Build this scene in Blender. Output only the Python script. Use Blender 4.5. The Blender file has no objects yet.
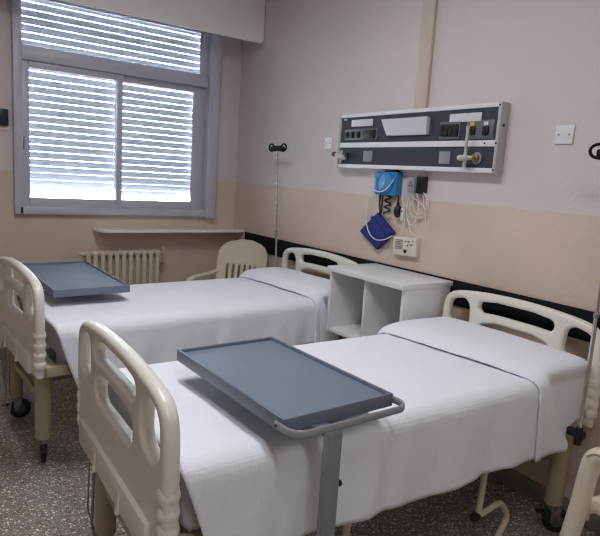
import bpy, bmesh, math, random
from mathutils import Vector, Matrix, noise
PI = math.pi
sc = bpy.context.scene
COL = sc.collection
random.seed(7)

# ------------------------------------------------------------------ materials
def lin(h):
    h = h.lstrip('#'); o = []
    for i in (0, 2, 4):
        c = int(h[i:i+2], 16)/255
        o.append(c/12.92 if c <= .04045 else ((c+.055)/1.055)**2.4)
    return (*o, 1)

def mat(name, col, rough=.5, metal=0., var=.05, scale=6., bump=0., bscale=60., spec=.5, coat=0., detail=3):
    m = bpy.data.materials.new(name); m.use_nodes = True
    nt = m.node_tree; n = nt.nodes; l = nt.links; b = n['Principled BSDF']
    c = lin(col)
    tc = n.new('ShaderNodeTexCoord'); nz = n.new('ShaderNodeTexNoise')
    nz.inputs['Scale'].default_value = scale; nz.inputs['Detail'].default_value = detail
    l.new(tc.outputs['Object'], nz.inputs['Vector'])
    r = n.new('ShaderNodeValToRGB')
    r.color_ramp.elements[0].position = .3; r.color_ramp.elements[1].position = .7
    r.color_ramp.elements[0].color = (*[x*(1-var) for x in c[:3]], 1)
    r.color_ramp.elements[1].color = (*[min(1, x*(1+var)) for x in c[:3]], 1)
    l.new(nz.outputs['Fac'], r.inputs['Fac']); l.new(r.outputs['Color'], b.inputs['Base Color'])
    b.inputs['Roughness'].default_value = rough; b.inputs['Metallic'].default_value = metal
    b.inputs['Specular IOR Level'].default_value = spec; b.inputs['Coat Weight'].default_value = coat
    if bump:
        nb = n.new('ShaderNodeTexNoise'); nb.inputs['Scale'].default_value = bscale; nb.inputs['Detail'].default_value = 4
        l.new(tc.outputs['Object'], nb.inputs['Vector'])
        bp = n.new('ShaderNodeBump'); bp.inputs['Strength'].default_value = bump; bp.inputs['Distance'].default_value = .01
        l.new(nb.outputs['Fac'], bp.inputs['Height']); l.new(bp.outputs['Normal'], b.inputs['Normal'])
    return m

def wall_mat(name, low, high, zsplit):
    """painted plaster: one paint below the dado line, another above it"""
    m = mat(name, high, .6, var=.02, scale=3, bump=.15, bscale=45, spec=.3)
    nt = m.node_tree; n = nt.nodes; l = nt.links; b = n['Principled BSDF']
    up = b.inputs['Base Color'].links[0].from_socket
    g = n.new('ShaderNodeNewGeometry'); s = n.new('ShaderNodeSeparateXYZ'); l.new(g.outputs['Position'], s.inputs[0])
    nz = n.new('ShaderNodeTexNoise'); nz.inputs['Scale'].default_value = 2.5; nz.inputs['Detail'].default_value = 4
    l.new(g.outputs['Position'], nz.inputs['Vector'])
    r = n.new('ShaderNodeValToRGB'); c = lin(low)
    r.color_ramp.elements[0].position = .35; r.color_ramp.elements[1].position = .65
    r.color_ramp.elements[0].color = (*[x*.96 for x in c[:3]], 1); r.color_ramp.elements[1].color = (*[x*1.04 for x in c[:3]], 1)
    l.new(nz.outputs['Fac'], r.inputs['Fac'])
    lt = n.new('ShaderNodeMath'); lt.operation = 'LESS_THAN'; lt.inputs[1].default_value = zsplit
    l.new(s.outputs['Z'], lt.inputs[0])
    mx = n.new('ShaderNodeMix'); mx.data_type = 'RGBA'
    l.new(lt.outputs[0], mx.inputs[0]); l.new(up, mx.inputs[6]); l.new(r.outputs['Color'], mx.inputs[7])
    l.new(mx.outputs[2], b.inputs['Base Color'])
    return m

def terrazzo():
    m = bpy.data.materials.new('terrazzo'); m.use_nodes = True
    nt = m.node_tree; n = nt.nodes; l = nt.links; b = n['Principled BSDF']
    g = n.new('ShaderNodeTexCoord')
    base = n.new('ShaderNodeTexNoise'); base.inputs['Scale'].default_value = 3; base.inputs['Detail'].default_value = 5
    l.new(g.outputs['Object'], base.inputs['Vector'])
    r = n.new('ShaderNodeValToRGB'); r.color_ramp.elements[0].color = lin('857e78'); r.color_ramp.elements[1].color = lin('99918a')
    l.new(base.outputs['Fac'], r.inputs['Fac'])
    cur = r.outputs['Color']
    for sc_, thr, col in ((150, .5, 'd0cac2'), (120, .46, '6a645f'), (75, .40, 'efebe4'), (95, .34, '57514d')):
        v = n.new('ShaderNodeTexVoronoi'); v.inputs['Scale'].default_value = sc_; v.inputs['Randomness'].default_value = 1
        l.new(g.outputs['Object'], v.inputs['Vector'])
        s = n.new('ShaderNodeSeparateColor'); l.new(v.outputs['Color'], s.inputs[0])
        # chip radius differs from cell to cell; many cells have no chip
        mul = n.new('ShaderNodeMath'); mul.operation = 'MULTIPLY'; mul.inputs[1].default_value = thr*1.5
        sub = n.new('ShaderNodeMath'); sub.operation = 'SUBTRACT'; sub.inputs[1].default_value = .22
        l.new(s.outputs[0], sub.inputs[0]); l.new(sub.outputs[0], mul.inputs[0])
        lt = n.new('ShaderNodeMath'); lt.operation = 'LESS_THAN'
        l.new(v.outputs['Distance'], lt.inputs[0]); l.new(mul.outputs[0], lt.inputs[1])
        mx = n.new('ShaderNodeMix'); mx.data_type = 'RGBA'; mx.inputs[7].default_value = lin(col)
        l.new(lt.outputs[0], mx.inputs[0]); l.new(cur, mx.inputs[6]); cur = mx.outputs[2]
    l.new(cur, b.inputs['Base Color'])
    b.inputs['Roughness'].default_value = .38
    return m

def waffle(name, col):
    """white cotton bedspread with a fine woven grain"""
    m = mat(name, col, .85, var=.015, scale=4, spec=.15)
    nt = m.node_tree; n = nt.nodes; l = nt.links; b = n['Principled BSDF']
    tc = n['Texture Coordinate']
    w1 = n.new('ShaderNodeTexWave'); w1.bands_direction = 'X'; w1.inputs['Scale'].default_value = 42; w1.inputs['Distortion'].default_value = .4
    w2 = n.new('ShaderNodeTexWave'); w2.bands_direction = 'Y'; w2.inputs['Scale'].default_value = 42; w2.inputs['Distortion'].default_value = .4
    nz = n.new('ShaderNodeTexNoise'); nz.inputs['Scale'].default_value = 9; nz.inputs['Detail'].default_value = 5; nz.inputs['Distortion'].default_value = .6
    for x in (w1, w2, nz): l.new(tc.outputs['Object'], x.inputs['Vector'])
    a = n.new('ShaderNodeMath'); a.operation = 'ADD'; l.new(w1.outputs['Fac'], a.inputs[0]); l.new(w2.outputs['Fac'], a.inputs[1])
    k = n.new('ShaderNodeMath'); k.operation = 'MULTIPLY'; k.inputs[1].default_value = .05; l.new(a.outputs[0], k.inputs[0])
    s = n.new('ShaderNodeMath'); s.operation = 'ADD'; l.new(k.outputs[0], s.inputs[0]); l.new(nz.outputs['Fac'], s.inputs[1])
    bp = n.new('ShaderNodeBump'); bp.inputs['Strength'].default_value = .5; bp.inputs['Distance'].default_value = .012
    l.new(s.outputs[0], bp.inputs['Height']); l.new(bp.outputs['Normal'], b.inputs['Normal'])
    return m

def glass_mat(name, tint='f4f8fa'):
    m = bpy.data.materials.new(name); m.use_nodes = True
    nt = m.node_tree; n = nt.nodes; l = nt.links
    n.remove(n['Principled BSDF']); out = n['Material Output']
    t = n.new('ShaderNodeBsdfTransparent'); t.inputs[0].default_value = lin(tint)
    g = n.new('ShaderNodeBsdfGlossy'); g.inputs['Roughness'].default_value = .02
    f = n.new('ShaderNodeFresnel'); f.inputs[0].default_value = 1.45
    mx = n.new('ShaderNodeMixShader'); l.new(f.outputs[0], mx.inputs[0]); l.new(t.outputs[0], mx.inputs[1]); l.new(g.outputs[0], mx.inputs[2])
    l.new(mx.outputs[0], out.inputs[0])
    return m

def emit(name, col, s):
    m = bpy.data.materials.new(name); m.use_nodes = True
    b = m.node_tree.nodes['Principled BSDF']
    b.inputs['Base Color'].default_value = lin(col); b.inputs['Emission Color'].default_value = lin(col)
    b.inputs['Emission Strength'].default_value = s
    return m

M = dict(
    wall=wall_mat('painted_wall', 'd5c2b2', 'd6cccb', 1.395),
    ceiling=mat('ceiling_paint', 'e6e3df', .7, var=.02),
    floor=terrazzo(),
    strip=mat('black_rubber', '131214', .7, var=.1, scale=20, spec=.2),
    skirting=mat('grey_skirting', '8a8078', .5, var=.06, scale=12),
    frame=mat('window_paint', 'c2c0cc', .35, var=.03),
    slat=mat('shutter_slat', 'e0e0e4', .5, var=.04, scale=10),
    glass=glass_mat('window_glass'),
    pelmet=mat('pelmet_paint', 'f3f1f0', .55, var=.02),
    cream=mat('cream_plastic', 'e6e2d7', .3, var=.03, scale=5, spec=.5),
    bedmetal=mat('beige_metal', 'b3a88c', .38, var=.05, scale=8),
    railtube=mat('cream_enamel', 'd8d0b8', .3, var=.03),
    chrome=mat('chrome', 'c8c8c8', .18, 1., var=.03),
    steel=mat('brushed_steel', '9a9a9c', .35, 1., var=.06, scale=30),
    rubber=mat('dark_rubber', '232225', .6, var=.1, scale=30),
    mattress=mat('mattress_cover', 'c4c0c8', .6, var=.03, bump=.1),
    sheet=waffle('white_bedspread', 'eff1f8'),
    blue=mat('grey_blue_laminate', '7a8392', .55, var=.03, scale=10, spec=.3),
    lip=mat('grey_blue_edge', '6f7888', .4, var=.03),
    greymetal=mat('grey_painted_metal', '9a9ba3', .35, var=.03, spec=.6),
    postmetal=mat('slate_painted_metal', '84868f', .4, var=.03),
    white=mat('white_laminate', 'e6e5e6', .3, var=.015, spec=.5),
    radiator=mat('cream_radiator', 'd3c8b2', .4, var=.04, scale=9, bump=.05),
    shelf=mat('white_shelf', 'ecebe8', .4, var=.03),
    chair=mat('cream_chair', 'e4dac4', .3, var=.03, spec=.5),
    alu=mat('white_aluminium', 'e4e4e8', .35, var=.02),
    endcap=mat('end_cap_grey', 'bdbabb', .4, var=.03),
    charcoal=mat('charcoal_panel', '40444c', .6, var=.06, scale=14, spec=.25),
    black=mat('black_plastic', '161618', .4, var=.1),
    label=mat('label_strip', 'd4d4da', .4, var=.02),
    diffuser=mat('lamp_diffuser', 'cfd0d6', .3, var=.03),
    greyplate=mat('grey_plate', '8d9096', .4, var=.03),
    plate2=mat('slate_plate', '676b72', .4, var=.03),
    yellow=mat('yellow_mark', 'd8b23a', .4, var=.04),
    brass=mat('brass', 'b89a5c', .3, 1., var=.06),
    green=mat('dark_green_knob', '3c5a4c', .4, var=.06),
    valvewhite=mat('valve_white', 'cdcac4', .3, var=.03),
    meter=mat('meter_plastic', 'b9b8b4', .3, var=.05),
    gauge=mat('blue_gauge_plastic', '2f7fba', .35, var=.04, scale=30),
    dial=mat('blue_dial', '3f93cb', .4, var=.18, scale=70),
    navy=mat('navy_cuff', '222b7c', .75, var=.08, scale=14, bump=.2, bscale=120),
    cord=mat('white_cord', 'e0dcd6', .45, var=.03),
    device=mat('ivory_device', 'dcd5c6', .4, var=.03),
    greytext=mat('grey_speaker', '7c7a78', .6, var=.1, scale=60),
    navyblack=mat('dark_screen', '1c2030', .3, var=.1),
    conduit=mat('beige_conduit', 'd0beb2', .5, var=.03),
    hub=mat('castor_grey', '58595c', .45, var=.05),
    lamp=emit('lamp_panel', 'ffffff', 1.2),
)

# ------------------------------------------------------------------ mesh building
class MB:
    def __init__(s): s.bm = bmesh.new()
    def _xf(s, vs, mtx):
        if mtx is not None:
            for v in vs: v.co = mtx @ v.co
    def box(s, c, size, bev=0., mtx=None, seg=2):
        b = bmesh.new(); bmesh.ops.create_cube(b, size=1)
        for v in b.verts: v.co = Vector((v.co.x*size[0], v.co.y*size[1], v.co.z*size[2]))
        if bev: bmesh.ops.bevel(b, geom=b.edges[:], offset=bev, segments=seg, affect='EDGES', profile=.5)
        for v in b.verts:
            v.co = v.co + Vector(c)
        return s._merge(b, mtx)
    def _merge(s, b, mtx=None):
        s._xf(b.verts, mtx)
        me = bpy.data.meshes.new('tmp'); b.to_mesh(me); b.free(); s.bm.from_mesh(me); bpy.data.meshes.remove(me)
        return s
    def tube(s, pts, r, n=12, closed=False, flat=None, caps=True):
        """swept round (or elliptical: flat=(ru, rv, up)) section along a polyline"""
        P = [Vector(p) for p in pts]; N = len(P); rings = []
        b = bmesh.new()
        T = []
        for i in range(N):
            a = P[(i-1) % N] if (closed or i > 0) else P[i]; c = P[(i+1) % N] if (closed or i < N-1) else P[i]
            T.append((c-a).normalized())
        if flat: up = Vector(flat[2])
        else: up = Vector((0, 0, 1)) if abs(T[0].z) < .9 else Vector((1, 0, 0))
        u = (up - T[0]*up.dot(T[0])).normalized()
        for i in range(N):
            if flat: u = (up - T[i]*up.dot(T[i])).normalized()
            else: u = (u - T[i]*u.dot(T[i])).normalized()
            w = T[i].cross(u)
            ri = r[i] if isinstance(r, (list, tuple)) else r
            ru, rv = (flat[0], flat[1]) if flat else (ri, ri)
            rings.append([b.verts.new(P[i] + u*ru*math.cos(2*PI*k/n) + w*rv*math.sin(2*PI*k/n)) for k in range(n)])
        for i in range(N if closed else N-1):
            A, B = rings[i], rings[(i+1) % N]
            for k in range(n): b.faces.new((A[k], A[(k+1) % n], B[(k+1) % n], B[k]))
        if not closed and caps:
            b.faces.new(rings[0][::-1]); b.faces.new(rings[-1])
        bmesh.ops.recalc_face_normals(b, faces=b.faces[:])
        return s._merge(b)
    def cyl(s, p0, p1, r, n=20, bev=0.):
        p0, p1 = Vector(p0), Vector(p1); L = (p1-p0).length; d = (p1-p0)/L
        if bev:
            bev = min(bev, L*.45, r*.6); pts = []; rr = []
            for t, q in ((0, r-bev), (bev*.3, r-bev*.3), (bev, r), (L-bev, r), (L-bev*.3, r-bev*.3), (L, r-bev)):
                pts.append(p0+d*t); rr.append(q)
            return s.tube(pts, rr, n)
        return s.tube([p0, p1], r, n)
    def sphere(s, c, r, sc3=(1, 1, 1)):
        b = bmesh.new(); bmesh.ops.create_uvsphere(b, u_segments=20, v_segments=12, radius=r)
        for v in b.verts: v.co = Vector((v.co.x*sc3[0], v.co.y*sc3[1], v.co.z*sc3[2])) + Vector(c)
        return s._merge(b)
    def torus(s, c, R, r, axis='x', n=32, m=10):
        pts = []
        for k in range(n):
            a = 2*PI*k/n; q = (math.cos(a)*R, math.sin(a)*R)
            pts.append(Vector(c) + Vector({'x': (0, q[0], q[1]), 'y': (q[0], 0, q[1]), 'z': (q[0], q[1], 0)}[axis]))
        return s.tube(pts, r, m, closed=True)
    def plate(s, outline, holes, thick, bev, mtx):
        """flat outline with holes, given a thickness and rounded edges; (u, v, w) goes through mtx"""
        cu = bpy.data.curves.new('tmp', 'CURVE'); cu.dimensions = '2D'; cu.fill_mode = 'BOTH'
        cu.extrude = max(thick/2-bev, .0005); cu.bevel_depth = bev; cu.bevel_resolution = 3; cu.offset = -bev
        for loop in [outline]+list(holes):
            sp = cu.splines.new('POLY'); sp.points.add(len(loop)-1); sp.use_cyclic_u = True
            for p, q in zip(sp.points, loop): p.co = (q[0], q[1], 0, 1)
        o = bpy.data.objects.new('tmp', cu)
        me = bpy.data.meshes.new_from_object(o)
        b = bmesh.new(); b.from_mesh(me)
        bmesh.ops.remove_doubles(b, verts=b.verts[:], dist=.00005)
        bpy.data.objects.remove(o); bpy.data.curves.remove(cu); bpy.data.meshes.remove(me)
        return s._merge(b, mtx)
    def grid(s, rows, closed=False):
        vs = [[s.bm.verts.new(p) for p in r] for r in rows]
        for i in range(len(vs)-1):
            for j in range(len(vs[i])-1):
                s.bm.faces.new((vs[i][j], vs[i][j+1], vs[i+1][j+1], vs[i+1][j]))
        return s
    def build(s, name, m, parent=None, loc=None, angle=35):
        me = bpy.data.meshes.new(name); s.bm.to_mesh(me); s.bm.free()
        me.polygons.foreach_set('use_smooth', [True]*len(me.polygons))
        try: me.set_sharp_from_angle(angle=math.radians(angle))
        except Exception: pass
        me.materials.append(m)
        o = bpy.data.objects.new(name, me); COL.objects.link(o)
        if parent: o.parent = parent
        if loc is not None:
            o.location = loc
            if not parent:
                me.transform(Matrix.Translation(-Vector(loc)))
        return o

def tag(o, label, cat, group=None):
    o['label'] = label; o['category'] = cat
    if group: o['group'] = group
    return o
def thing(name, label, cat, loc, rz=0, group=None):
    o = bpy.data.objects.new(name, None); o.empty_display_size = .1; COL.objects.link(o)
    o.location = loc; o.rotation_euler = (0, 0, rz)
    return tag(o, label, cat, group)
def struct(o): o['kind'] = 'structure'; return o

def fillet(pts, r, n=6, closed=True):
    """round the corners of a 2D/3D polyline; r may be a list"""
    P = [Vector(p) for p in pts]; N = len(P); out = []
    for i in range(N):
        ri = r[i] if isinstance(r, (list, tuple)) else r
        if not closed and i in (0, N-1) or ri <= 0: out.append(P[i]); continue
        a = P[(i-1) % N]-P[i]; c = P[(i+1) % N]-P[i]; la, lc = a.length, c.length; a.normalize(); c.normalize()
        ang = a.angle(c)
        if ang > PI-.02: out.append(P[i]); continue
        d = min(ri/math.tan(ang/2), la*.49, lc*.49)
        A, B = P[i]+a*d, P[i]+c*d
        rr = d*math.tan(ang/2); bis = (a+c).normalized(); cen = P[i]+bis*(rr/math.sin(ang/2))
        va, vb = A-cen, B-cen; th = va.angle(vb)
        for k in range(n+1):
            t = k/n; out.append(cen + (va*math.sin((1-t)*th)+vb*math.sin(t*th))/math.sin(th))
    return out
def smooth(pts, n=8, closed=False):
    P = [Vector(p) for p in pts]; N = len(P); out = []
    for i in range(N if closed else N-1):
        g = (lambda k: P[k % N]) if closed else (lambda k: P[max(0, min(N-1, k))])
        p0, p1, p2, p3 = g(i-1), g(i), g(i+1), g(i+2)
        for k in range(n):
            t = k/n
            out.append(.5*((2*p1)+(p2-p0)*t+(2*p0-5*p1+4*p2-p3)*t*t+(3*p1-p0-3*p2+p3)*t**3))
    if not closed: out.append(P[-1])
    return out
def v2(l): return [(p[0], p[1]) for p in l]
def rrect(u0, v0, u1, v1, r): return v2(fillet([(u0, v0, 0), (u1, v0, 0), (u1, v1, 0), (u0, v1, 0)], r))
YZ = lambda x: Matrix(((0, 0, 1, x), (1, 0, 0, 0), (0, 1, 0, 0), (0, 0, 0, 1)))      # u->y, v->z, w->x
XZ = lambda y: Matrix(((1, 0, 0, 0), (0, 0, -1, y), (0, 1, 0, 0), (0, 0, 0, 1)))     # u->x, v->z
XY = lambda z: Matrix(((1, 0, 0, 0), (0, 1, 0, 0), (0, 0, 1, z), (0, 0, 0, 1)))

# ------------------------------------------------------------------ room shell
X0, Y0, ZC = -4.4, -6.4, 3.0
WX0, WX1, WZ0, WZ1 = -1.80, -.25, 1.09, 2.72      # window opening
struct(MB().box(((X0)/2, Y0/2, -.05), (-X0+.4, -Y0+.4, .1)).build('floor', M['floor']))
struct(MB().box(((X0)/2, Y0/2, ZC+.05), (-X0+.4, -Y0+.4, .1)).build('ceiling', M['ceiling']))
b = MB()
b.box(((X0-.2+WX0)/2, .1, ZC/2), (WX0-X0+.2, .2, ZC)); b.box(((WX1+.2)/2, .1, ZC/2), (.2-WX1, .2, ZC))
b.box(((WX0+WX1)/2, .1, WZ0/2), (WX1-WX0, .2, WZ0)); b.box(((WX0+WX1)/2, .1, (WZ1+ZC)/2), (WX1-WX0, .2, ZC-WZ1))
struct(b.build('wall_back', M['wall']))
struct(MB().box((.1, Y0/2, ZC/2), (.2, -Y0, ZC)).build('wall_right', M['wall']))
struct(MB().box((X0-.1, Y0/2, ZC/2), (.2, -Y0, ZC)).build('wall_left', M['wall']))
struct(MB().box((X0/2, Y0-.1, ZC/2), (-X0+.4, .2, ZC)).build('wall_front', M['wall']))
struct(MB().box((-.0075, (Y0-.22)/2, .909), (.015, -Y0-.24, .137), .003).build('trim_1', M['strip']))
struct(MB().box((-.006, Y0/2, .045), (.012, -Y0, .09), .003).build('baseboard_right', M['skirting']))
struct(MB().box((X0/2-.006, -.006, .045), (-X0-.012, .012, .09), .003).build('baseboard_back', M['skirting']))
# boxed service conduit running up the wall above the bed-head panel
o = MB().box((-.012, -2.18, 2.452), (.024, .095, 1.095), .004).build('trim_2', M['conduit']); struct(o)

# ------------------------------------------------------------------ window
win = bpy.data.objects.new('window_1', None); COL.objects.link(win); win.location = (-1.02, 0, 1.09); struct(win)
def wp(name, m, mb): return mb.build(name, m, win, loc=-Vector(win.location))
fy = -.012
b = MB()
b.box((-1.775, .012, 1.905), (.06, .118, 1.63), .006); b.box((-1.02, .012, 1.117), (1.5, .118, .056), .005); b.box((-1.02, .012, 2.70), (1.5, .118, .06), .005)
wp('outer_frame', M['frame'], b)
wp('jamb', M['frame'], MB().box((-.277, -.005, 1.895), (.092, .15, 1.63), .008))
wp('transom', M['frame'], MB().box((-1.04, fy, 2.218), (1.43, .06, .098), .006))
# fixed upper light and two sliding sashes
def ring(x0, x1, z0, z1, w0, w1, wb, wt, y, d):
    m = MB()
    m.box(((x0+x0+w0)/2, y, (z0+z1)/2), (w0, d, z1-z0), .004); m.box(((x1+x1-w1)/2, y, (z0+z1)/2), (w1, d, z1-z0), .004)
    m.box(((x0+w0+x1-w1)/2, y, z0+wb/2), (x1-x0-w0-w1, d, wb), .004); m.box(((x0+w0+x1-w1)/2, y, z1-wt/2), (x1-x0-w0-w1, d, wt), .004)
    return m
wp('top_light_frame', M['frame'], ring(-1.752, -.318, 2.26, 2.682, .012, .07, .012, .085, .005, .035))
for k, (x0, x1, a, c, yy) in enumerate(((-1.75, -1.03, .052, .045, -.004), (-1.078, -.318, .045, .107, .03))):
    s = wp('sash', M['frame'], ring(x0, x1, 1.138, 2.175, a, c, .072, .052, yy, .03))
    g = MB().box(((x0+a+x1-c)/2, yy, 1.66), (x1-x0-a-c+.01, .005, .92)).build('glass_pane', M['glass'], s)
    if k == 0:
        MB().box((-1.735, yy-.02, 1.60), (.012, .016, .09), .003).build('sash_handle', M['greymetal'], s)
wp('glass_pane', M['glass'], MB().box((-1.065, .005, 2.435), (1.35, .005, .33)))
wp('latch', M['black'], MB().cyl((-1.757, -.054, 1.134), (-1.757, -.046, 1.134), .005))

# roller shutter outside the glass: slats with light gaps, half a hand above the sill
b = MB(); z = 1.235; k = 0
while z < 2.72:
    gap = .0046 if k > 2 else .0015
    if k in (22, 23): gap = .003
    h = .052-gap
    pts = [(-.92, 0), (-.5, 0)]
    prof = [(.082, z), (.0805, z+h*.25), (.080, z+h*.5), (.0805, z+h*.75), (.082, z+h), (.0845, z+h*.995), (.0845, z+h*.005)]
    b2 = bmesh.new(); A = [b2.verts.new((-1.83, p[0], p[1])) for p in prof]; B = [b2.verts.new((-.22, p[0], p[1])) for p in prof]
    for i in range(7): b2.faces.new((A[i], A[(i+1) % 7], B[(i+1) % 7], B[i]))
    b2.faces.new(A[::-1]); b2.faces.new(B); bmesh.ops.recalc_face_normals(b2, faces=b2.faces[:]); b._merge(b2)
    z += .052; k += 1
sh = thing('roller_shutter', 'pale slatted roller shutter almost closed behind the window glass', 'shutter', (-1.02, .085, 1.09))
b.build('slat_curtain', M['slat'], sh, loc=(1.02, -.085, -1.09))
for x in (-1.815, -.235): MB().box((x, .1, 1.905), (.05, .06, 1.63), .003).build('guide_rail', M['frame'], sh, loc=(1.02, -.085, -1.09))

pel = thing('pelmet', 'wide off-white pelmet board hanging above the window', 'pelmet', (-1.35, -.36, 2.53))
b = MB(); b.plate(v2(fillet([(-2.6, 2.528, 0), (-.004, 2.528, 0), (-.004, 2.995, 0), (-2.6, 2.995, 0)], [.005, .035, .005, .005])), [], .022, .004, XZ(-.36))
b.build('front_board', M['pelmet'], pel, loc=(1.35, .36, -2.53))
MB().box((-1.302, -.175, 2.975), (2.596, .345, .03), .003).build('top_board', M['pelmet'], pel, loc=(1.35, .36, -2.53))

# ------------------------------------------------------------------ shelf, radiator, small wall box
sh = thing('wall_shelf', 'long narrow white shelf with a rounded end below the window', 'shelf', (-.65, 0, .97))
out = v2(fillet([(-1.25, -.001, 0), (-1.25, -.20, 0), (-.001, -.20, 0), (-.001, -.001, 0)], [.01, .12, .005, .005], 8))
b = MB(); b.plate(out, [], .022, .004, XY(.978)); b.build('shelf_board', M['shelf'], sh, loc=(.65, 0, -.97))

rad = thing('radiator', 'cream cast-iron column radiator on the wall below the shelf', 'radiator', (-1.05, -.13, 0))
rx0, pit, nsec = -1.325, .0545, 11
for k in range(nsec):
    x = rx0+k*pit; b = MB()
    for y in (-.165, -.095):
        b.tube([(x, y, .20), (x, y, .24), (x, y, .76), (x, y, .795)], [.014, .0185, .0185, .016], 12)
    for zc in (.80, .195):
        b.tube([(x, -.182, zc), (x, -.168, zc), (x, -.092, zc), (x, -.078, zc)], [.010, .024, .024, .010], 14)
        b.cyl((x-.0272, -.13, zc), (x+.0272, -.13, zc), .021, 14)
    b.build('radiator_section', M['radiator'], rad, loc=(1.05, .13, 0))
for x in (rx0+pit, rx0+pit*9):
    for y in (-.165, -.095): MB().tube([(x, y, .17), (x, y, 0)], [.014, .012], 10).build('foot', M['radiator'], rad, loc=(1.05, .13, 0))
b = MB(); xr = rx0+pit*10
b.cyl((xr+.025, -.13, .80), (xr+.075, -.13, .80), .012); b.cyl((xr+.06, -.13, .775), (xr+.06, -.13, .85), .014, bev=.004)
b.tube(fillet([(xr+.06, -.13, .78), (xr+.06, -.13, .70), (xr+.06, -.003, .70)], .03, closed=False), .009, 10)
b.build('valve', M['bedmetal'], rad, loc=(1.05, .13, 0))
b = MB(); b.cyl((rx0-.025, -.13, .80), (rx0-.05, -.13, .80), .018, bev=.004); b.cyl((rx0-.05, -.13, .80), (rx0-.062, -.13, .80), .01)
b.build('end_plug', M['radiator'], rad, loc=(1.05, .13, 0))

dv = thing('wall_box', 'small dark blue wall box left of the window frame', 'wall box', (-1.905, 0, 1.76))
MB().box((0, -.022, 0), (.14, .044, .115), .006).build('housing', M['navyblack'], dv)
MB().box((0, -.006, -.07), (.15, .012, .03), .003).build('bracket', M['device'], dv)

# ------------------------------------------------------------------ beds
def arch_outline():
    pts = [(-.43, .515), (.43, .515), (.43, .56), (.44, .60), (.44, .80)]
    top = [(.437, .86), (.425, .905), (.395, .938), (.34, .957), (.22, .972), (.08, .98), (-.08, .98), (-.22, .972), (-.34, .957), (-.395, .938), (-.425, .905), (-.437, .86)]
    return v2(fillet([(p[0], p[1], 0) for p in pts[:3]], .02, closed=False))[0:] + [(.44, .60), (.44, .80)] + v2(smooth([(p[0], p[1], 0) for p in top], 4)) + [(-.44, .80), (-.44, .60), (-.43, .56)]
def board_holes():
    H = []
    for s in (1, -1):
        side = [(s*.262, .795), (s*.392, .775), (s*.382, .90), (s*.275, .925)]
        H.append(v2(fillet([(p[0], p[1], 0) for p in side], .04, 6)))
    up = [(-.195, .878), (-.1, .884), (.1, .884), (.195, .878), (.205, .918), (.1, .932), (-.1, .932), (-.205, .918)]
    H.append(v2(fillet([(p[0], p[1], 0) for p in up], [.02, 0, 0, .02, .02, 0, 0, .02], 5)))
    lo = [(-.185, .742), (.185, .742), (.18, .808), (.1, .826), (-.1, .826), (-.18, .808)]
    H.append(v2(fillet([(p[0], p[1], 0) for p in lo], [.03, .03, .025, 0, 0, .025], 5)))
    return H
def grow(loop, d):
    """push a closed 2D loop outwards by d"""
    n = len(loop); ar = sum(loop[i][0]*loop[(i+1) % n][1]-loop[(i+1) % n][0]*loop[i][1] for i in range(n)); sg = 1 if ar > 0 else -1; out = []
    for i in range(n):
        a, b_ = Vector(loop[i-1]), Vector(loop[(i+1) % n]); t = (b_-a).normalized(); out.append((loop[i][0]+t.y*d*sg, loop[i][1]-t.x*d*sg))
    return out
def caster(parent, x, y, ang):
    c = MB(); c.cyl((x, y, .105), (x, y, .135), .022); c.box((x, y, .115), (.036, .05, .02), .006)
    R = Matrix.Translation((x, y, 0)) @ Matrix.Rotation(ang, 4, 'Z')
    c.box((.012, .019, .085), (.04, .006, .075), .002, R); c.box((.012, -.019, .085), (.04, .006, .075), .002, R)
    f = c.build('caster', M['steel'], parent)
    w = MB()
    def q(p): return R @ Vector(p)
    w.tube([q((.02, t, .058)) for t in (-.014, -.012, -.006, .006, .012, .014)], [.040, .052, .058, .058, .052, .040], 28)
    w.build('wheel', M['rubber'], f)
    h = MB(); h.cyl(q((.02, -.0165, .058)), q((.02, .0165, .058)), .03, 20, .002); h.build('wheel_hub', M['hub'], f)
    lv = MB(); lv.box((-.045, 0, .085), (.045, .03, .008), .003, R); lv.build('brake_lever', M['rubber'], f)

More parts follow.
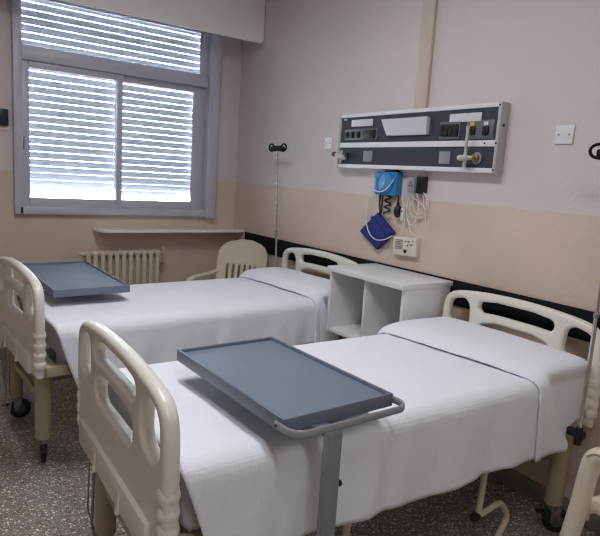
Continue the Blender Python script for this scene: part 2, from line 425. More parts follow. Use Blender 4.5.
def make_bed(cx, cy, label, rz, angs, socket, crank, dz, hxx=.922, fxx=-.950, foot_y=(-.345, .345)):
    t = thing('hospital_bed', label, 'bed', (cx, cy, 0), rz, 'cream hospital beds')
    for sx, nm in ((hxx, 'headboard'), (fxx, 'footboard')):
        b = MB(); b.plate(arch_outline(), [grow(h, .007) for h in board_holes()], .044, .017, Matrix.Translation((0, 0, dz)) @ YZ(sx))
        bd = b.build(nm, M['cream'], t, angle=50)
        o = 1 if sx > 0 else -1
        # protruding lower band with a ledge and gussets
        g = MB(); g.box((sx+o*.022, 0, .562+dz), (.03, .70, .088), .006)
        for y in (-.13, .13):
            g.plate([(0, .515), (.026, .515), (.018, .59), (0, .605)], [], .02, .003,
                    Matrix(((o, 0, 0, sx+o*.02), (0, 0, 1, y), (0, 1, 0, dz), (0, 0, 0, 1))))
        g.build('lower_band', M['cream'], bd)
        for s in (1, -1):
            c = MB()
            for k in range(4):
                c.tube([(sx, s*.413, .575+dz+k*.045+d) for d in (-.022, -.015, 0, .015, .022)], [.022, .0275, .030, .0275, .022], 16)
            c.build('corner_bumper', M['cream'], bd)
    # deck frame, legs, casters
    b = MB()
    for s in (1, -1): b.box(((fxx+.033+.90)/2, s*.37, .525+dz), (.867-fxx, .05, .05), .006)
    for x in (fxx+.063, -.3, .3, .89): b.box((x, 0, .525+dz), (.05, .70, .04), .005)
    b.build('deck_frame', M['bedmetal'], t)
    k = 0
    for x in (fxx+.058, .86):
        for ly in (foot_y if x < 0 else (-.345, .345)):
            l = MB(); l.tube([(x, ly, .135), (x, ly, .14), (x, ly, .515+dz)], [.036, .0385, .0385], 20)
            lg = l.build('leg', M['bedmetal'], t)
            caster(lg, x, ly, angs[k]); k += 1
        b = MB(); yy = foot_y if x < 0 else (-.345, .345); b.box((x, (yy[0]+yy[1])/2, .335), (.03, yy[1]-yy[0]-.06, .04), .004); b.build('cross_bar', M['bedmetal'], t)
    # folded side rail linkages under the near and far edges
    for s in (-1, 1):
        for x0 in (.425, -.27):
            arm = MB().tube(fillet([(x0, s*.30, .50), (x0-.02, s*.30, .18), (x0+.12, s*.30, .205), (x0+.185, s*.30, .12), (x0+.12, s*.30, .03)], [0, .018, .05, .05, 0], 8, closed=False), .0125, 12).build('side_rail_arm', M['railtube'], t)
            MB().cyl((x0-.055, s*.30, .183), (x0-.02, s*.30, .183), .017, 14, .003).build('rail_end_cap', M['rubber'], arm)
    # wire crank at the foot
    for y in crank:
        b = MB()
        fo = fxx+.963
        b.tube(fillet([(fo-.90, y, .5), (fo-.985, y, .48), (fo-.99, y, .27), (fo-.99, y-.055, .255), (fo-1.0, y-.06, .17)], .015, closed=False), .005, 8)
        b.tube(fillet([(fo-.985, y+.055, .50), (fo-.99, y+.06, .30), (fo-.99, y-.03, .285)], .01, closed=False), .003, 8)
        b.build('crank_handle', M['steel'], t)
    b = MB(); b.cyl((socket[0], socket[1], .47), (socket[0], socket[1], .545), .014)
    b.box((min(socket[0], .88), socket[1]*.92, .515), (.03, abs(socket[1])-.33, .03), .003)
    b.build('pole_socket', M['rubber'], t)
    return t
BEDS = [(-1.02, -1.45, math.radians(2.6)), (-1.03, -2.99, math.radians(-1.5))]
make_bed(*BEDS[0][:2], 'cream plastic and metal hospital bed nearest the window', BEDS[0][2], [1.36, -.25, .5, 1.0], (.9116, .454), (.24, .12), -.003, .952, -1.0, (-.23, .385))
make_bed(*BEDS[1][:2], 'cream plastic and metal hospital bed in front, nearest the camera', BEDS[1][2], [2.2, 2.6, -.75, .6], (.792, -.449), (.2,), -.006)

def mattress(cx, cy, rz, label, zt):
    b = MB(); b.box((cx, cy, (zt+.555)/2), (1.79, .77, zt-.555), .035, seg=4)
    o = b.build('mattress', M['mattress'], loc=(cx, cy, .55)); o.rotation_euler.z = rz
    tag(o, label, 'mattress', 'mattresses on the hospital beds')
mattress(*BEDS[0], 'grey-white mattress under the bedspread nearest the window', .733)
mattress(*BEDS[1], 'grey-white mattress edge showing at the foot of the front bed', .748)

def cross(l, a, r):
    """arclength from the middle of the bed outwards -> (offset, drop)"""
    flat = a-r
    if l <= flat: return l, 0.
    l -= flat
    if l <= r*PI/2: th = l/r; return flat+r*math.sin(th), r*(1-math.cos(th))
    return a, r + l-r*PI/2
def sm(a, b_, x):
    t = max(0, min(1, (x-a)/(b_-a))); return t*t*(3-2*t)
def spread(cx, cy, rz, label, seed, foot_hem, hem, zt, A, zp, fold_near, fold_far, foot=-.915):
    """cover over the whole bed plus its head end folded up over the pillow (top at zp)"""
    t = thing('bedspread', label, 'bedspread', (cx, cy, zt), rz, 'white bedspreads')
    def rows(path, drop_fn, out0, fold_amp, head=False):
        Rr = .036 if head else .055
        R = []
        for (x, z) in path:
            row = []; xl = x-cx
            nt = 30; nd = 22
            for sgn in (-1, 1):
                seq = []
                d = z - drop_fn(xl, sgn)             # how far the cloth hangs
                L = (A-Rr)+Rr*PI/2+max(d-Rr, .02)
                for k in range(nt+nd+1):
                    if k <= nt: l = (A-Rr)*k/nt
                    else: l = (A-Rr)+(L-(A-Rr))*(k-nt)/nd
                    y, dz = cross(l, A, Rr)
                    f = dz/max(d, .05)
                    ph = noise.noise(Vector((xl*5.+seed, sgn*3+dz*1.2, seed)))
                    ph2 = noise.noise(Vector((xl*14+dz*3, sgn*7, seed*2+4)))
                    y += out0*sm(0, .06, dz) + .022*f + fold_amp*f*(ph+.35*ph2)
                    zz = z-dz
                    if dz < .001:
                        zz += .004*noise.noise(Vector((xl*3, y*sgn*4, seed+9)))+.002*noise.noise(Vector((xl*11, y*sgn*12, seed+3)))
                        if head: zz -= .012*(y/A)**4
                    elif head: zz -= .012*max(0, 1-dz/.1)
                    xx = x
                    if not head:
                        lean = sm(-.62, -.9, xl); xx = x + .30*dz*lean + .012*dz*math.sin(dz*20+seed)*lean
                    seq.append(Vector((xx-cx, sgn*y, zz-zt)))
                row += seq[::-1] if sgn < 0 else seq[1:]
            R.append(row)
        return R
    N = 110
    path = [(cx+foot+(.60-foot)*k/N, zt) for k in range(N+1)]
    path[0] = (path[0][0]+.004, zt-.011)
    hm = lambda xl, s: hem + (foot_hem-hem)*sm(-.5, -.9, xl) + .008*math.sin(xl*9+seed)
    b = MB(); b.grid(rows(path, hm, .0, .028)); o = b.build('cover', M['sheet'], t, angle=180)
    md = o.modifiers.new('thickness', 'SOLIDIFY'); md.thickness = .004; md.offset = 1
    hx = cx+1.03; h = zp-zt
    prof = smooth([(hx+p[0], zt+p[1], 0) for p in [(-.39, .0062), (-.412, .0075), (-.420, .013), (-.410, .027), (-.375, .55*h+.016), (-.30, .90*h+.006), (-.22, h), (-.165, h-.002), (-.132, h-.016), (-.119, h-.045)]], 7)
    def hm2(xl, s):
        q = xl-1.03
        return (.452 if s < 0 else .46) + .09*sm(-.27, -.19, q) + .05*sm(-.2, -.12, q)
    R = rows([(p.x, p.y) for p in prof], hm2, .009, .016, True)
    for row in R:
        for v in row:
            q = v.x-1.03; dz = max(0, .055-v.z)
            # the fold line runs a little askew across the bed
            c = (v.y/A+1)/2; c = max(0, min(1, c)); tgt = fold_near+(fold_far-fold_near)*c
            v.x += (tgt+.42)*sm(-.14, -.38, q)
            # one tucked corner pleat hanging at the front of the fold
            p = math.exp(-((q+.400-.38*dz)/.03)**2)*sm(.0, .12, dz)
            v.y += (.012 if v.y > 0 else -.012)*p
            step = sm(-.388+.40*dz, -.370+.40*dz, q)*sm(.02, .09, dz)
            v.y -= (.030 if v.y > 0 else -.030)*step
    b = MB(); b.grid(R); o = b.build('pillow_fold', M['sheet'], t, angle=180)
    md = o.modifiers.new('thickness', 'SOLIDIFY'); md.thickness = .005; md.offset = 1
    return t
spread(*BEDS[0], 'smooth white bedspread on the bed nearest the window', 2.3, .365, .475, .744, .425, .815, -.455, -.48, -.935)
spread(*BEDS[1], 'smooth white bedspread on the front bed, beneath the tray table with U-shaped handle', 5.1, .37, .460, .759, .408, .818, -.50, -.605)

# ------------------------------------------------------------------ over-bed tables
def overbed(cx, cy, z, W, L, yaw, tilt, post_sign, label, px=0.):
    """tray top on one side post; post_sign is the end (along the tray) where post and U handle are"""
    t = thing('overbed_table', label, 'table', (cx, cy, 0), yaw, 'over-bed tray tables')
    T = Matrix.Translation((0, 0, z)) @ Matrix.Rotation(tilt, 4, 'X')
    b = MB(); b.box((0, 0, -.022), (W-.004, L-.004, .022), .003, T); top = b.build('tray_top', M['blue'], t)
    b = MB(); h, w = .040, .011
    for s in (1, -1):
        b.box((s*(W/2-w/2), 0, -h/2), (w, L, h), .003, T)
        b.box((0, s*(L/2-w/2), -h/2), (W-2*w+.002, w, h), .003, T)
    b.build('raised_edge', M['lip'], top)
    p = post_sign
    # flat-bar U handle
    hh = W/2+.005
    pts = fillet([(-hh, p*(L/2-.03), -.022), (-hh, p*(L/2+.062), -.02), (hh, p*(L/2+.062), -.02), (hh, p*(L/2-.03), -.022)], .042, 8, closed=False)
    b = MB(); b.tube([T @ q for q in pts], .01, 12, flat=(.0115, .0045, (0, 0, 1))); b.build('handle', M['greymetal'], top)
    for s in (1, -1): MB().cyl(T @ Vector((s*(hh+.003), p*(L/2-.02), -.022)), T @ Vector((s*(hh+.008), p*(L/2-.02), -.022)), .004, 10).build('bolt', M['black'], top)
    yp = p*(L/2+.058)
    zt = (T @ Vector((0, yp, 0))).z-.034
    b = MB(); b.box((px, yp, (zt+.09)/2), (.047, .026, zt-.09), .004)
    post = b.build('post', M['postmetal'], t)
    b = MB(); b.cyl((px+.022, yp, zt-.155), (px+.040, yp, zt-.155), .009, 14, .003); b.build('lock_knob', M['black'], post)
    b = MB(); b.box((px, yp-p*.12, zt-.008), (.05, .22, .012), .003); b.build('support_arm', M['postmetal'], t)
    b = MB(); b.box((0, yp, .075), (.42, .05, .03), .006)
    for s in (1, -1): b.box((s*.19, yp-p*.29, .075), (.04, .58, .028), .006)
    base = b.build('base', M['greymetal'], t)
    for sx in (1, -1):
        for yy in (yp, yp-p*.56):
            c = MB(); c.cyl((sx*.19, yy, .022), (sx*.19, yy, .06), .007); c.cyl((sx*.19-.01, yy, .0225), (sx*.19+.01, yy, .0225), .0225, 18, .003); c.build('castor_wheel', M['rubber'], base)
    return t
overbed(-1.521, -3.113, .867, .395, .654, .021, 0.0, -1, 'grey-blue tray table with U-shaped handle across the front bed', -.078)
overbed(-1.683, -1.17, .847, .40, .75, .047, .0272, 1, 'grey-blue tray table across the bed nearest the window')

# ------------------------------------------------------------------ cabinet between the beds
cb = thing('bedside_cabinet', 'white open-fronted cabinet with two compartments between the beds', 'cabinet', (-.2, -2.235, .58), 0)
def cp(name, c, s, bev=.003, m='white'):
    c = (c[0]-.0165, c[1], c[2]) if name in ('back_panel', 'leg') else (c[0]-.0085, c[1], c[2]); s = (s[0]-.017, s[1], s[2]) if name not in ('back_panel', 'leg') else s
    return MB().box(c, s, bev).build(name, M[m], cb, loc=(.2, 2.235, -.58))
cp('top', (-.202, -2.235, .955), (.405, .632, .03), .004)
cp('side_panel', (-.198, -1.934, .755), (.372, .02, .37)); cp('side_panel', (-.198, -2.536, .755), (.372, .02, .37))
cp('divider', (-.195, -2.232, .765), (.355, .018, .348))
cp('bottom', (-.197, -2.235, .581), (.368, .582, .022))
cp('back_panel', (-.012, -2.235, .765), (.012, .582, .346))
cp('leg', (-.30, -1.97, .285), (.03, .03, .57), .003, 'steel'); cp('leg', (-.30, -2.50, .285), (.03, .03, .57), .003, 'steel')
cp('leg', (-.04, -1.97, .285), (.03, .03, .57), .003, 'steel'); cp('leg', (-.04, -2.50, .285), (.03, .03, .57), .003, 'steel')

# ------------------------------------------------------------------ plastic armchairs
def make_chair(name, label, loc, rz):
    t = thing(name, label, 'chair', loc, rz, 'cream plastic armchairs')
    # back: bent shell with upright slots, leaning backwards
    ncol, nrow = 44, 30; grid = {}
    b = bmesh.new()
    def half(v):
        if v < .72: return .185+.035*sm(0, .5, v)
        q = (v-.72)/.28; return .22*math.sqrt(max(0, 1-(q*.985)**2.6))
    for j in range(nrow+1):
        v = j/nrow; zz = .42+.51*v
        for i in range(ncol+1):
            u = -1+2*i/ncol; x = u*half(v)
            y = .185 + .10*v + .012*math.sin(v*PI) - .05*(x/.22)**2
            grid[i, j] = b.verts.new((x, y, zz))
    for j in range(nrow):
        for i in range(ncol):
            v = (j+.5)/nrow; slot = False
            if .10 < v < .60 and 7 <= i < 37:
                slot = ((i-7) % 5) in (0, 1)
            if slot: continue
            b.faces.new((grid[i, j], grid[i+1, j], grid[i+1, j+1], grid[i, j+1]))
    bmesh.ops.remove_doubles(b, verts=b.verts[:], dist=.0005)
    m = MB(); m._merge(b); o = m.build('backrest', M['chair'], t, angle=60)
    md = o.modifiers.new('thickness', 'SOLIDIFY'); md.thickness = .006; md.offset = 0
    rim = MB(); pts = []
    for k in range(25): v = k/24; pts.append((half(v), v))
    loop = [(p[0], p[1]) for p in pts]+[(-p[0], p[1]) for p in pts[::-1]]
    rim.tube([(x, .185+.10*v+.012*math.sin(v*PI)-.05*(x/.22)**2+.004, .42+.51*v) for x, v in loop], .010, 8, flat=(.014, .007, (0, 1, .2)))
    rim.build('back_rim', M['chair'], o)
    # seat with a rolled front edge
    R = []
    prof = [(.19, .425), (.1, .41), (-.05, .408), (-.16, .422), (-.205, .425), (-.225, .412), (-.23, .385)]
    for p in smooth([(q[0], q[1], 0) for q in prof], 5):
        w = .205+.012*sm(.1, -.2, p.x); row = []
        for i in range(25):
            u = -1+2*i/24; x = w*u
            e = max(0, abs(u)-.86)/.14
            row.append(Vector((x, p.x + (.035*e*e if p.x < -.12 else 0), p.y+.010*u*u-.028*e*e)))
        R.append(row)
    m = MB(); m.grid(R); s = m.build('seat', M['chair'], t, angle=180)
    md = s.modifiers.new('thickness', 'SOLIDIFY'); md.thickness = .007; md.offset = 0
    for sx in (1, -1):
        # front leg runs up into the arm
        m = MB(); m.tube(smooth([(sx*.265, -.265, 0), (sx*.252, -.24, .22), (sx*.245, -.215, .42), (sx*.248, -.198, .56), (sx*.250, -.185, .605), (sx*.252, -.155, .632)], 5), .02, 14, flat=(.033, .0235, (0, 1, .3)))
        m.build('front_leg', M['chair'], t)
        m = MB(); m.tube(smooth([(sx*.228, .255, 0), (sx*.212, .22, .22), (sx*.195, .19, .43)], 5), .02, 10, flat=(.024, .016, (0, 1, 0)))
        m.build('rear_leg', M['chair'], t)
        m = MB(); m.tube(smooth([(sx*.222, .215, .665), (sx*.248, .10, .648), (sx*.258, -.05, .646), (sx*.254, -.13, .645), (sx*.251, -.175, .638), (sx*.250, -.20, .618)], 8), .02, 14, flat=(.027, .013, (1, 0, 0)))
        m.build('armrest', M['chair'], t)
    return t
make_chair('plastic_armchair', 'cream plastic armchair with slotted back in the corner beyond the beds', (-.360, -.615, 0), math.radians(-56))
make_chair('plastic_armchair', 'cream plastic armchair cut by the frame beside the head of the front bed', (-.375, -3.905, 0), math.radians(176))

# ------------------------------------------------------------------ drip stands
def iv_pole(label, base, topv, ang):
    t = thing('drip_pole', label, 'drip pole', base, 0, 'chrome drip poles')
    d = Vector(topv)-Vector(base); m = MB(); h = d*.45
    m.cyl((0, 0, 0), h, .0085, 14); m.cyl(h, d, .0065, 14); m.build('pole', M['chrome'], t)
    c = MB(); c.cyl(h*.985, h*1.02, .0115, 14, .002); c.build('collar', M['steel'], t)
    a = Vector((math.cos(ang), math.sin(ang), 0)); m = MB()
    m.tube([d+a*-.085, d-a*.04+Vector((0, 0, .006)), d+Vector((0, 0, .008)), d+a*.04+Vector((0, 0, .006)), d+a*.085], .01, 10, flat=(.021, .013, (0, 0, 1)))
    for s in (1, -1):
        pts = [d+a*(s*(.085+.034*math.sin(k/11*PI*1.4)))+Vector((0, 0, -.012+.026*(1-math.cos(k/11*PI*1.4)))) for k in range(12)]
        m.tube(pts, .0065, 8)
    m.build('hook_bar', M['strip'], t)
    return t
iv_pole('slim chrome drip pole with black hooks at the window-side bed', (-.13, -.955, .545), (-.13, -.865, 1.675), PI/2)
iv_pole('slim chrome drip pole at the headboard of the front bed', (-.25, -3.460, .500), (-.25, -3.460, 1.64), PI/2)

# ------------------------------------------------------------------ bed-head service panel
pn = thing('service_panel', 'long charcoal and white medical service panel mounted high on the wall', 'wall panel', (0, -2.15, 1.56))
def pp(name, m, mb, parent=None):
    o = mb.build(name, M[m], parent or pn); 
    if parent is None: o.location = (0, 2.15, -1.56)
    return o
ya, yb, za, zb, xf = -2.752, -1.526, 1.56, 1.904, -.062
b = MB(); b.box((-.028, (ya+yb)/2, (za+zb)/2), (.056, yb-ya, zb-za), .003)
body = pp('housing', 'alu', b)
for z0, z1 in ((1.882, 1.904), (1.690, 1.722), (1.56, 1.584)):
    pp('white_rail', 'alu', MB().box((-.058, (ya+yb)/2, (z0+z1)/2), (.014, yb-ya, z1-z0), .003))
up = pp('upper_panel', 'charcoal', MB().box((-.057, (ya+yb)/2, 1.802), (.004, yb-ya-.01, .16)))
lo = pp('lower_panel', 'charcoal', MB().box((-.057, (ya+yb)/2, 1.637), (.004, yb-ya-.01, .106)))
b = MB(); b.box((-.033, ya-.009, 1.732), (.066, .018, .350), .004)
cap = pp('end_cap', 'endcap', b)
pp('end_cap', 'endcap', MB().box((-.033, yb+.009, 1.732), (.066, .018, .350), .004))
b = MB(); b.cyl((-.036, ya-.018, 1.795), (-.036, ya-.021, 1.795), .008, 14); pp('cap_hole', 'black', b, None)
for y, z in ((ya-.008, 1.89), (ya-.008, 1.575), (ya-.008, 1.706), (ya+.06, 1.706)): pp('screw', 'black', MB().cyl((-.0645, y, z), (-.068, y, z), .005, 10))
def face(name, m, y0, y1, z0, z1, d=.006, x=-.059, bev=.002): return pp(name, m, MB().box((x-d/2, (y0+y1)/2, (z0+z1)/2), (d, abs(y1-y0), abs(z1-z0)), bev))
face('label_strip', 'label', -1.634, -1.838, 1.822, 1.865)
face('label_strip', 'label', -2.448, -2.655, 1.817, 1.861)
face('maker_plate', 'label', -1.552, -1.585, 1.866, 1.875, .003)
sb = face('socket_block', 'plate2', -1.575, -1.888, 1.738, 1.806, .006)
for y in (-1.605, -1.658, -1.716):
    b = MB(); b.box((-.069, y, 1.770), (.008, .028, .042), .003); b.cyl((-.073, y, 1.772), (-.079, y, 1.772), .010, 14, .002)
    pp('socket', 'black', b)
face('switch_bank', 'black', -1.765, -1.875, 1.746, 1.796, .012, -.063)
fr = face('switch_frame', 'plate2', -2.385, -2.525, 1.730, 1.822, .006)
for k in range(4): face('switch', 'black', -2.392-k*.0325, -2.420-k*.0325, 1.745, 1.807, .012, -.063)
face('outlet_frame', 'plate2', -2.565, -2.735, 1.728, 1.822, .004)
for y, m in ((-2.607, 'yellow'), (-2.690, 'label')):
    face('outlet', 'black', y-.018, y+.018, 1.748, 1.79, .012, -.060); face('outlet_mark', m, y-.012, y+.014, 1.793, 1.813, .009, -.060)
# reading lamp diffuser with slanted ends
b = MB(); b.plate([(-1.985, 1.757), (-1.925, 1.855), (-2.297, 1.857), (-2.303, 1.757)], [], .022, .004, YZ(-.068)); pp('lamp_diffuser', 'diffuser', b)
b = MB(); b.plate([(-2.305, 1.757), (-2.297, 1.857), (-2.318, 1.845), (-2.318, 1.757)], [], .018, .003, YZ(-.068)); pp('diffuser_end', 'greyplate', b)
face('cover_plate', 'greyplate', -1.773, -1.857, 1.603, 1.668)
face('cover_plate', 'greyplate', -2.400, -2.478, 1.600, 1.666)

# gas valves plugged into the panel
gv = thing('gas_valve', 'white and chrome gas valve with dark green knob at left end of panel', 'valve', (-.06, -1.60, 1.63), 0, 'gas valves on the service panel')
b = MB(); b.cyl((0, 0, 0), (-.016, 0, 0), .022, 18, .003); b.cyl((-.01, 0, 0), (-.055, 0, 0), .012, 14, .003); b.build('inlet', M['chrome'], gv)
b = MB(); b.cyl((-.05, -.035, -.008), (-.05, .045, .012), .014, 16, .003); b.sphere((-.05, 0, 0), .019); b.cyl((-.05, -.012, .04), (-.05, -.002, -.04), .008, 12, .002); b.build('valve_body', M['valvewhite'], gv)
b = MB(); b.cyl((-.05, .045, .012), (-.05, .078, .016), .016, 16, .004); b.build('knob', M['green'], gv)
b = MB(); b.cyl((-.02, -.04, .012), (-.034, -.04, .012), .013, 14, .003); b.build('outlet', M['black'], gv)
gv = thing('flow_meter', 'upright pale flow meter with brass connector at right end of panel', 'flow meter', (-.06, -2.655, 1.632))
b = MB(); b.cyl((0, 0, 0), (-.012, 0, 0), .030, 20, .003); b.build('wall_plate', M['greyplate'], gv)
b = MB(); b.cyl((-.01, 0, 0), (-.026, 0, 0), .021, 18, .004); b.cyl((-.026, 0, 0), (-.045, .0, 0), .012, 16, .003); b.build('connector', M['brass'], gv)
b = MB(); b.cyl((-.055, .035, -.05), (-.055, .035, .03), .009, 16, .003); b.sphere((-.055, .035, -.002), .018); b.cyl((-.055, .035, 0), (-.04, .0, 0), .010); b.build('valve_body', M['meter'], gv)
b = MB(); b.cyl((-.055, .035, .03), (-.055, .035, .145), .008, 16, .002); b.cyl((-.055, .035, .14), (-.055, .035, .156), .010, 16, .003); b.build('flow_tube', M['meter'], gv)
b = MB(); b.cyl((-.055, .048, -.002), (-.055, .078, -.002), .015, 18, .005); b.build('knob', M['valvewhite'], gv)

# ------------------------------------------------------------------ blood pressure apparatus and call unit
bp = thing('blood_pressure_monitor', 'blue wall blood-pressure gauge with navy cuff hanging from black hoses', 'blood pressure gauge', (-.001, -1.985, 1.475))
O = Vector((-.001, -1.985, 1.475))
def bpp(name, m, mb, parent=bp):
    o = mb.build(name, M[m], parent)
    if parent is bp: o.location = -O
    return o
b = MB(); b.box((-.028, -1.985, 1.474), (.052, .19, .142), .01); g = bpp('gauge_body', 'gauge', b)
b = MB(); b.cyl((-.054, -1.985, 1.476), (-.060, -1.985, 1.476), .062, 36, .003); bpp('dial', 'dial', b)
b = MB(); b.torus((-.058, -1.985, 1.476), .063, .005, 'x', 40, 8); bpp('dial_rim', 'gauge', b)
b = MB(); b.tube([(-.063, -1.975, 1.445), (-.063, -1.992, 1.515)], [.003, .0015], 8); b.cyl((-.06, -1.982, 1.472), (-.065, -1.982, 1.472), .006, 12); bpp('needle', 'label', b)
b = MB(); b.box((-.02, -2.0, 1.552), (.03, .10, .016), .003); bpp('mount', 'black', b)
for pts, r in (([(-.03, -1.925, 1.41), (-.034, -1.93, 1.35), (-.03, -1.935, 1.30), (-.03, -1.922, 1.275)], .0055),
               ([(-.03, -1.945, 1.41), (-.036, -1.955, 1.35), (-.032, -1.95, 1.30), (-.03, -1.93, 1.27)], .0055),
               ([(-.03, -2.05, 1.41), (-.03, -2.085, 1.40), (-.035, -2.09, 1.36), (-.03, -2.092, 1.345)], .005)):
    bpp('hose', 'black', MB().tube(smooth(pts, 6), r, 8))
# springy coil of hose
b = MB(); pts = []
for k in range(49):
    a = k/48*2*PI*3; pts.append((-.03+.018*math.sin(a*1.0), -1.995+.020*math.cos(a), 1.405-.115*k/48))
b.tube(pts, .0055, 8); bpp('coiled_hose', 'black', b)
b = MB(); b.sphere((-.034, -2.092, 1.315), .03, (.85, .85, 1.3)); b.cyl((-.034, -2.092, 1.35), (-.034, -2.092, 1.365), .009); bpp('inflation_bulb', 'black', b)
# cuff: soft rounded square hung by one corner
q = [(-1.915, 1.292), (-2.075, 1.182), (-1.935, 1.058), (-1.757, 1.158)]
b = MB(); b.plate(v2(fillet([(p[0], p[1], 0) for p in q], .012, 4)), [], .034, .012, YZ(-.022)); cf = bpp('cuff', 'navy', b)
b = MB(); b.plate(v2(fillet([(-1.865, 1.255, 0), (-1.885, 1.272, 0), (-2.03, 1.147, 0), (-2.01, 1.128, 0)], .004, 3)), [], .006, .002, YZ(-.041)); b.build('cuff_seam', M['navy'], cf)

ad = thing('power_adapter', 'grey and black plug-in adapter on the wall under the panel', 'adapter', (-.001, -2.22, 1.478))
MB().box((-.022, -.034, 0), (.042, .060, .100), .008).build('back_shell', M['black'], ad)
MB().box((-.034, .014, -.004), (.058, .058, .088), .006).build('front_shell', M['greyplate'], ad)
for y, z in ((.012, .012), (.022, -.006), (.002, -.006)): MB().cyl((-.063, y, z), (-.065, y, z), .005).build('socket_hole', M['black'], ad)
b = MB(); b.cyl((-.03, .012, -.043), (-.03, .012, -.075), .010, 12, .003); b.build('cord_collar', M['cord'], ad)

ic = thing('nurse_call_unit', 'ivory nurse call box with speaker grille on the wall above the cabinet', 'call unit', (-.001, -2.172, 1.112))
T = Matrix.Rotation(math.radians(-3), 4, 'X')
MB().box((-.0165, 0, 0), (.035, .19, .112), .006, T).build('case', M['device'], ic)
b = MB()
for i in range(6):
    for j in range(6):
        b.cyl(T @ Vector((-.034, .068-i*.0105, .036-j*.0105)), T @ Vector((-.0365, .068-i*.0105, .036-j*.0105)), .0036, 8)
b.build('speaker_grille', M['greytext'], ic)
for y, z, r, m in ((-.015, .03, .006, 'greytext'), (-.04, .03, .006, 'greytext'), (-.03, .008, .006, 'greytext'), (-.06, .012, .006, 'greytext'), (-.012, -.028, .011, 'black'), (-.07, .035, .004, 'greytext')):
    MB().cyl(T @ Vector((-.034, y, z)), T @ Vector((-.040, y, z)), r, 14, .002).build('button', M[m], ic)

def cable(name, label, paths, r, loc, m='cord', grp=None):
    b = MB()
    for p in paths: b.tube(smooth(p, 8), r, 8)
    o = b.build(name, M[m], loc=loc); tag(o, label, 'cord', grp); return o
x = -.05
cable('gauge_cord', 'thin white cord looping from the blue gauge down past the navy cuff',
      [[(-.066, -2.07, 1.50), (-.070, -2.03, 1.455), (-.070, -1.98, 1.425), (-.068, -1.92, 1.425), (-.064, -1.885, 1.46), (-.060, -1.878, 1.52), (-.050, -1.862, 1.50), (-.04, -1.845, 1.42), (-.04, -1.825, 1.33), (-.046, -1.83, 1.24), (-.052, -1.87, 1.165), (-.054, -1.94, 1.125), (-.052, -2.02, 1.135), (-.046, -2.08, 1.165)]], .0035, (-.03, -1.95, 1.3))
loops = []
for k, (cy, cz, ry, rz) in enumerate(((-2.245, 1.365, .070, .078), (-2.23, 1.37, .055, .09), (-2.262, 1.375, .052, .066), (-2.215, 1.345, .045, .10))):
    loops.append([(-.018-.007*k, cy+ry*math.cos(a), cz+rz*math.sin(a)) for a in [k*.7+j/11*2*PI for j in range(12)]])
loops.append([(-.035, -2.208, 1.40), (-.04, -2.20, 1.33), (-.035, -2.185, 1.28), (-.03, -2.20, 1.22), (-.03, -2.24, 1.18), (-.025, -2.25, 1.165)])
loops.append([(-.035, -2.215, 1.40), (-.04, -2.30, 1.36), (-.035, -2.32, 1.28), (-.03, -2.318, 1.25)])
loops.append([(-.035, -2.185, 1.40), (-.04, -2.15, 1.33), (-.035, -2.16, 1.25), (-.03, -2.13, 1.175)])
cable('adapter_cord', 'tangled white cord coiled under the grey and black adapter', loops, .0026, (-.03, -2.23, 1.4))
hs = thing('call_handset', 'slim white push-button handset hanging beside the dark bulb', 'handset', (-.04, -2.143, 1.30))
MB().box((0, 0, 0), (.018, .024, .075), .005).build('grip', M['cord'], hs)
MB().box((-.011, 0, .018), (.006, .010, .014), .002).build('button', M['greytext'], hs)
MB().tube(smooth([(0, 0, .036), (-.002, .01, .08), (0, .012, .13), (.005, .0, .18), (.01, -.03, .20)], 6), .003, 8).build('lead', M['cord'], hs)

# wall plates
def plate(label, y0, y1, z0, z1, dots):
    t = thing('wall_plate', label, 'wall plate', (0, (y0+y1)/2, (z0+z1)/2), 0, 'white blanking plates on the wall')
    MB().box((-.005, 0, 0), (.01, y1-y0, z1-z0), .004).build('cover', M['white'], t)
    for s in (1, -1): MB().cyl((-.009, s*dots, 0), (-.0115, s*dots, 0), .0045, 10).build('screw', M['greyplate'], t)
plate('square white wall plate right of the service panel', -3.122, -3.033, 1.703, 1.787, .025)
plate('small white wall plate left of the service panel', -1.372, -1.288, 1.687, 1.765, .02)

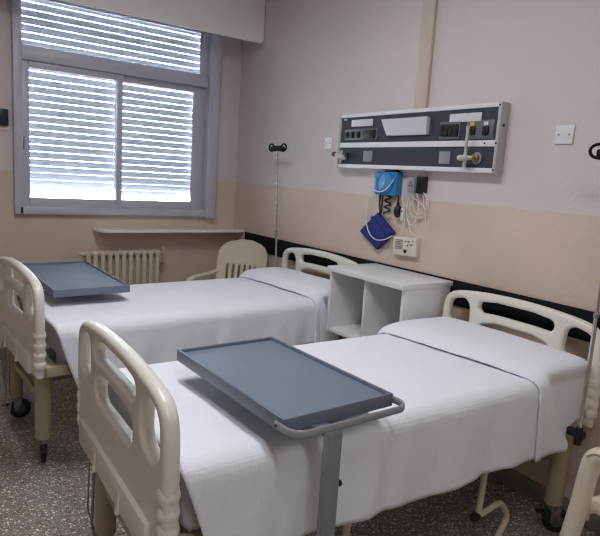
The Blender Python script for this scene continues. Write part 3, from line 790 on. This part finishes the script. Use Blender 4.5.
# ------------------------------------------------------------------ light: daylight through the window, a ceiling lamp and an added fill lamp
w = bpy.data.worlds.new('sky'); sc.world = w; w.use_nodes = True
bg = w.node_tree.nodes['Background']; bg.inputs[0].default_value = (.84, .92, 1., 1); bg.inputs[1].default_value = 30
pl = bpy.data.lights.new('window_portal', 'AREA'); pl.shape = 'RECTANGLE'; pl.size = 1.45; pl.size_y = 1.55; pl.cycles.is_portal = True
po = bpy.data.objects.new('window_portal', pl); COL.objects.link(po); po.location = (-1.03, .13, 1.86); po.rotation_euler = (-PI/2, 0, 0)

def ceiling_lamp(x, y, label, power):
    t = thing('ceiling_lamp', label, 'ceiling lamp', (x, y, ZC), 0, 'ceiling lamps')
    MB().box((0, 0, -.03), (.32, 1.24, .06), .006).build('housing', M['alu'], t)
    MB().box((0, 0, -.066), (.28, 1.2, .012), .003).build('diffuser', M['lamp'], t)
    l = bpy.data.lights.new('lamp_light', 'AREA'); l.shape = 'RECTANGLE'; l.size = .28; l.size_y = 1.2; l.energy = power; l.color = (.95, .965, 1)
    o = bpy.data.objects.new('lamp_light', l); COL.objects.link(o); o.parent = t; o.location = (0, 0, -.075)
ceiling_lamp(-1.7, -2.5, 'white ceiling lamp above the foot of the front bed', 27.5)
ceiling_lamp(-2.2, -4.9, 'white ceiling lamp added as fill at the far end of the room from the window', 20)  # unseen lamp, added behind the camera to fill faces turned from the window

# ------------------------------------------------------------------ camera
cam = bpy.data.cameras.new('camera'); co = bpy.data.objects.new('camera', cam); COL.objects.link(co)
cam.sensor_fit = 'HORIZONTAL'; cam.sensor_width = 36; cam.lens = 571.906/600*36; cam.clip_start = .05
r = Vector((.81833688, -.57130854, .06270013)); d = Vector((-.03933341, -.16450775, -.98559124)); f = Vector((.57339135, .80407945, -.15709427))
co.matrix_world = Matrix(((r.x, -d.x, -f.x, -2.5), (r.y, -d.y, -f.y, -4.5785), (r.z, -d.z, -f.z, 1.4815), (0, 0, 0, 1)))
sc.camera = co
sc.view_settings.view_transform = 'Standard'; sc.view_settings.look = 'None'; sc.view_settings.gamma = 1; sc.view_settings.use_curve_mapping = False
sc.view_settings.exposure = 0
sc.cycles.use_denoising = True
sc.cycles.filter_width = 1.2
sc.cycles.max_bounces = 8; sc.cycles.diffuse_bounces = 5
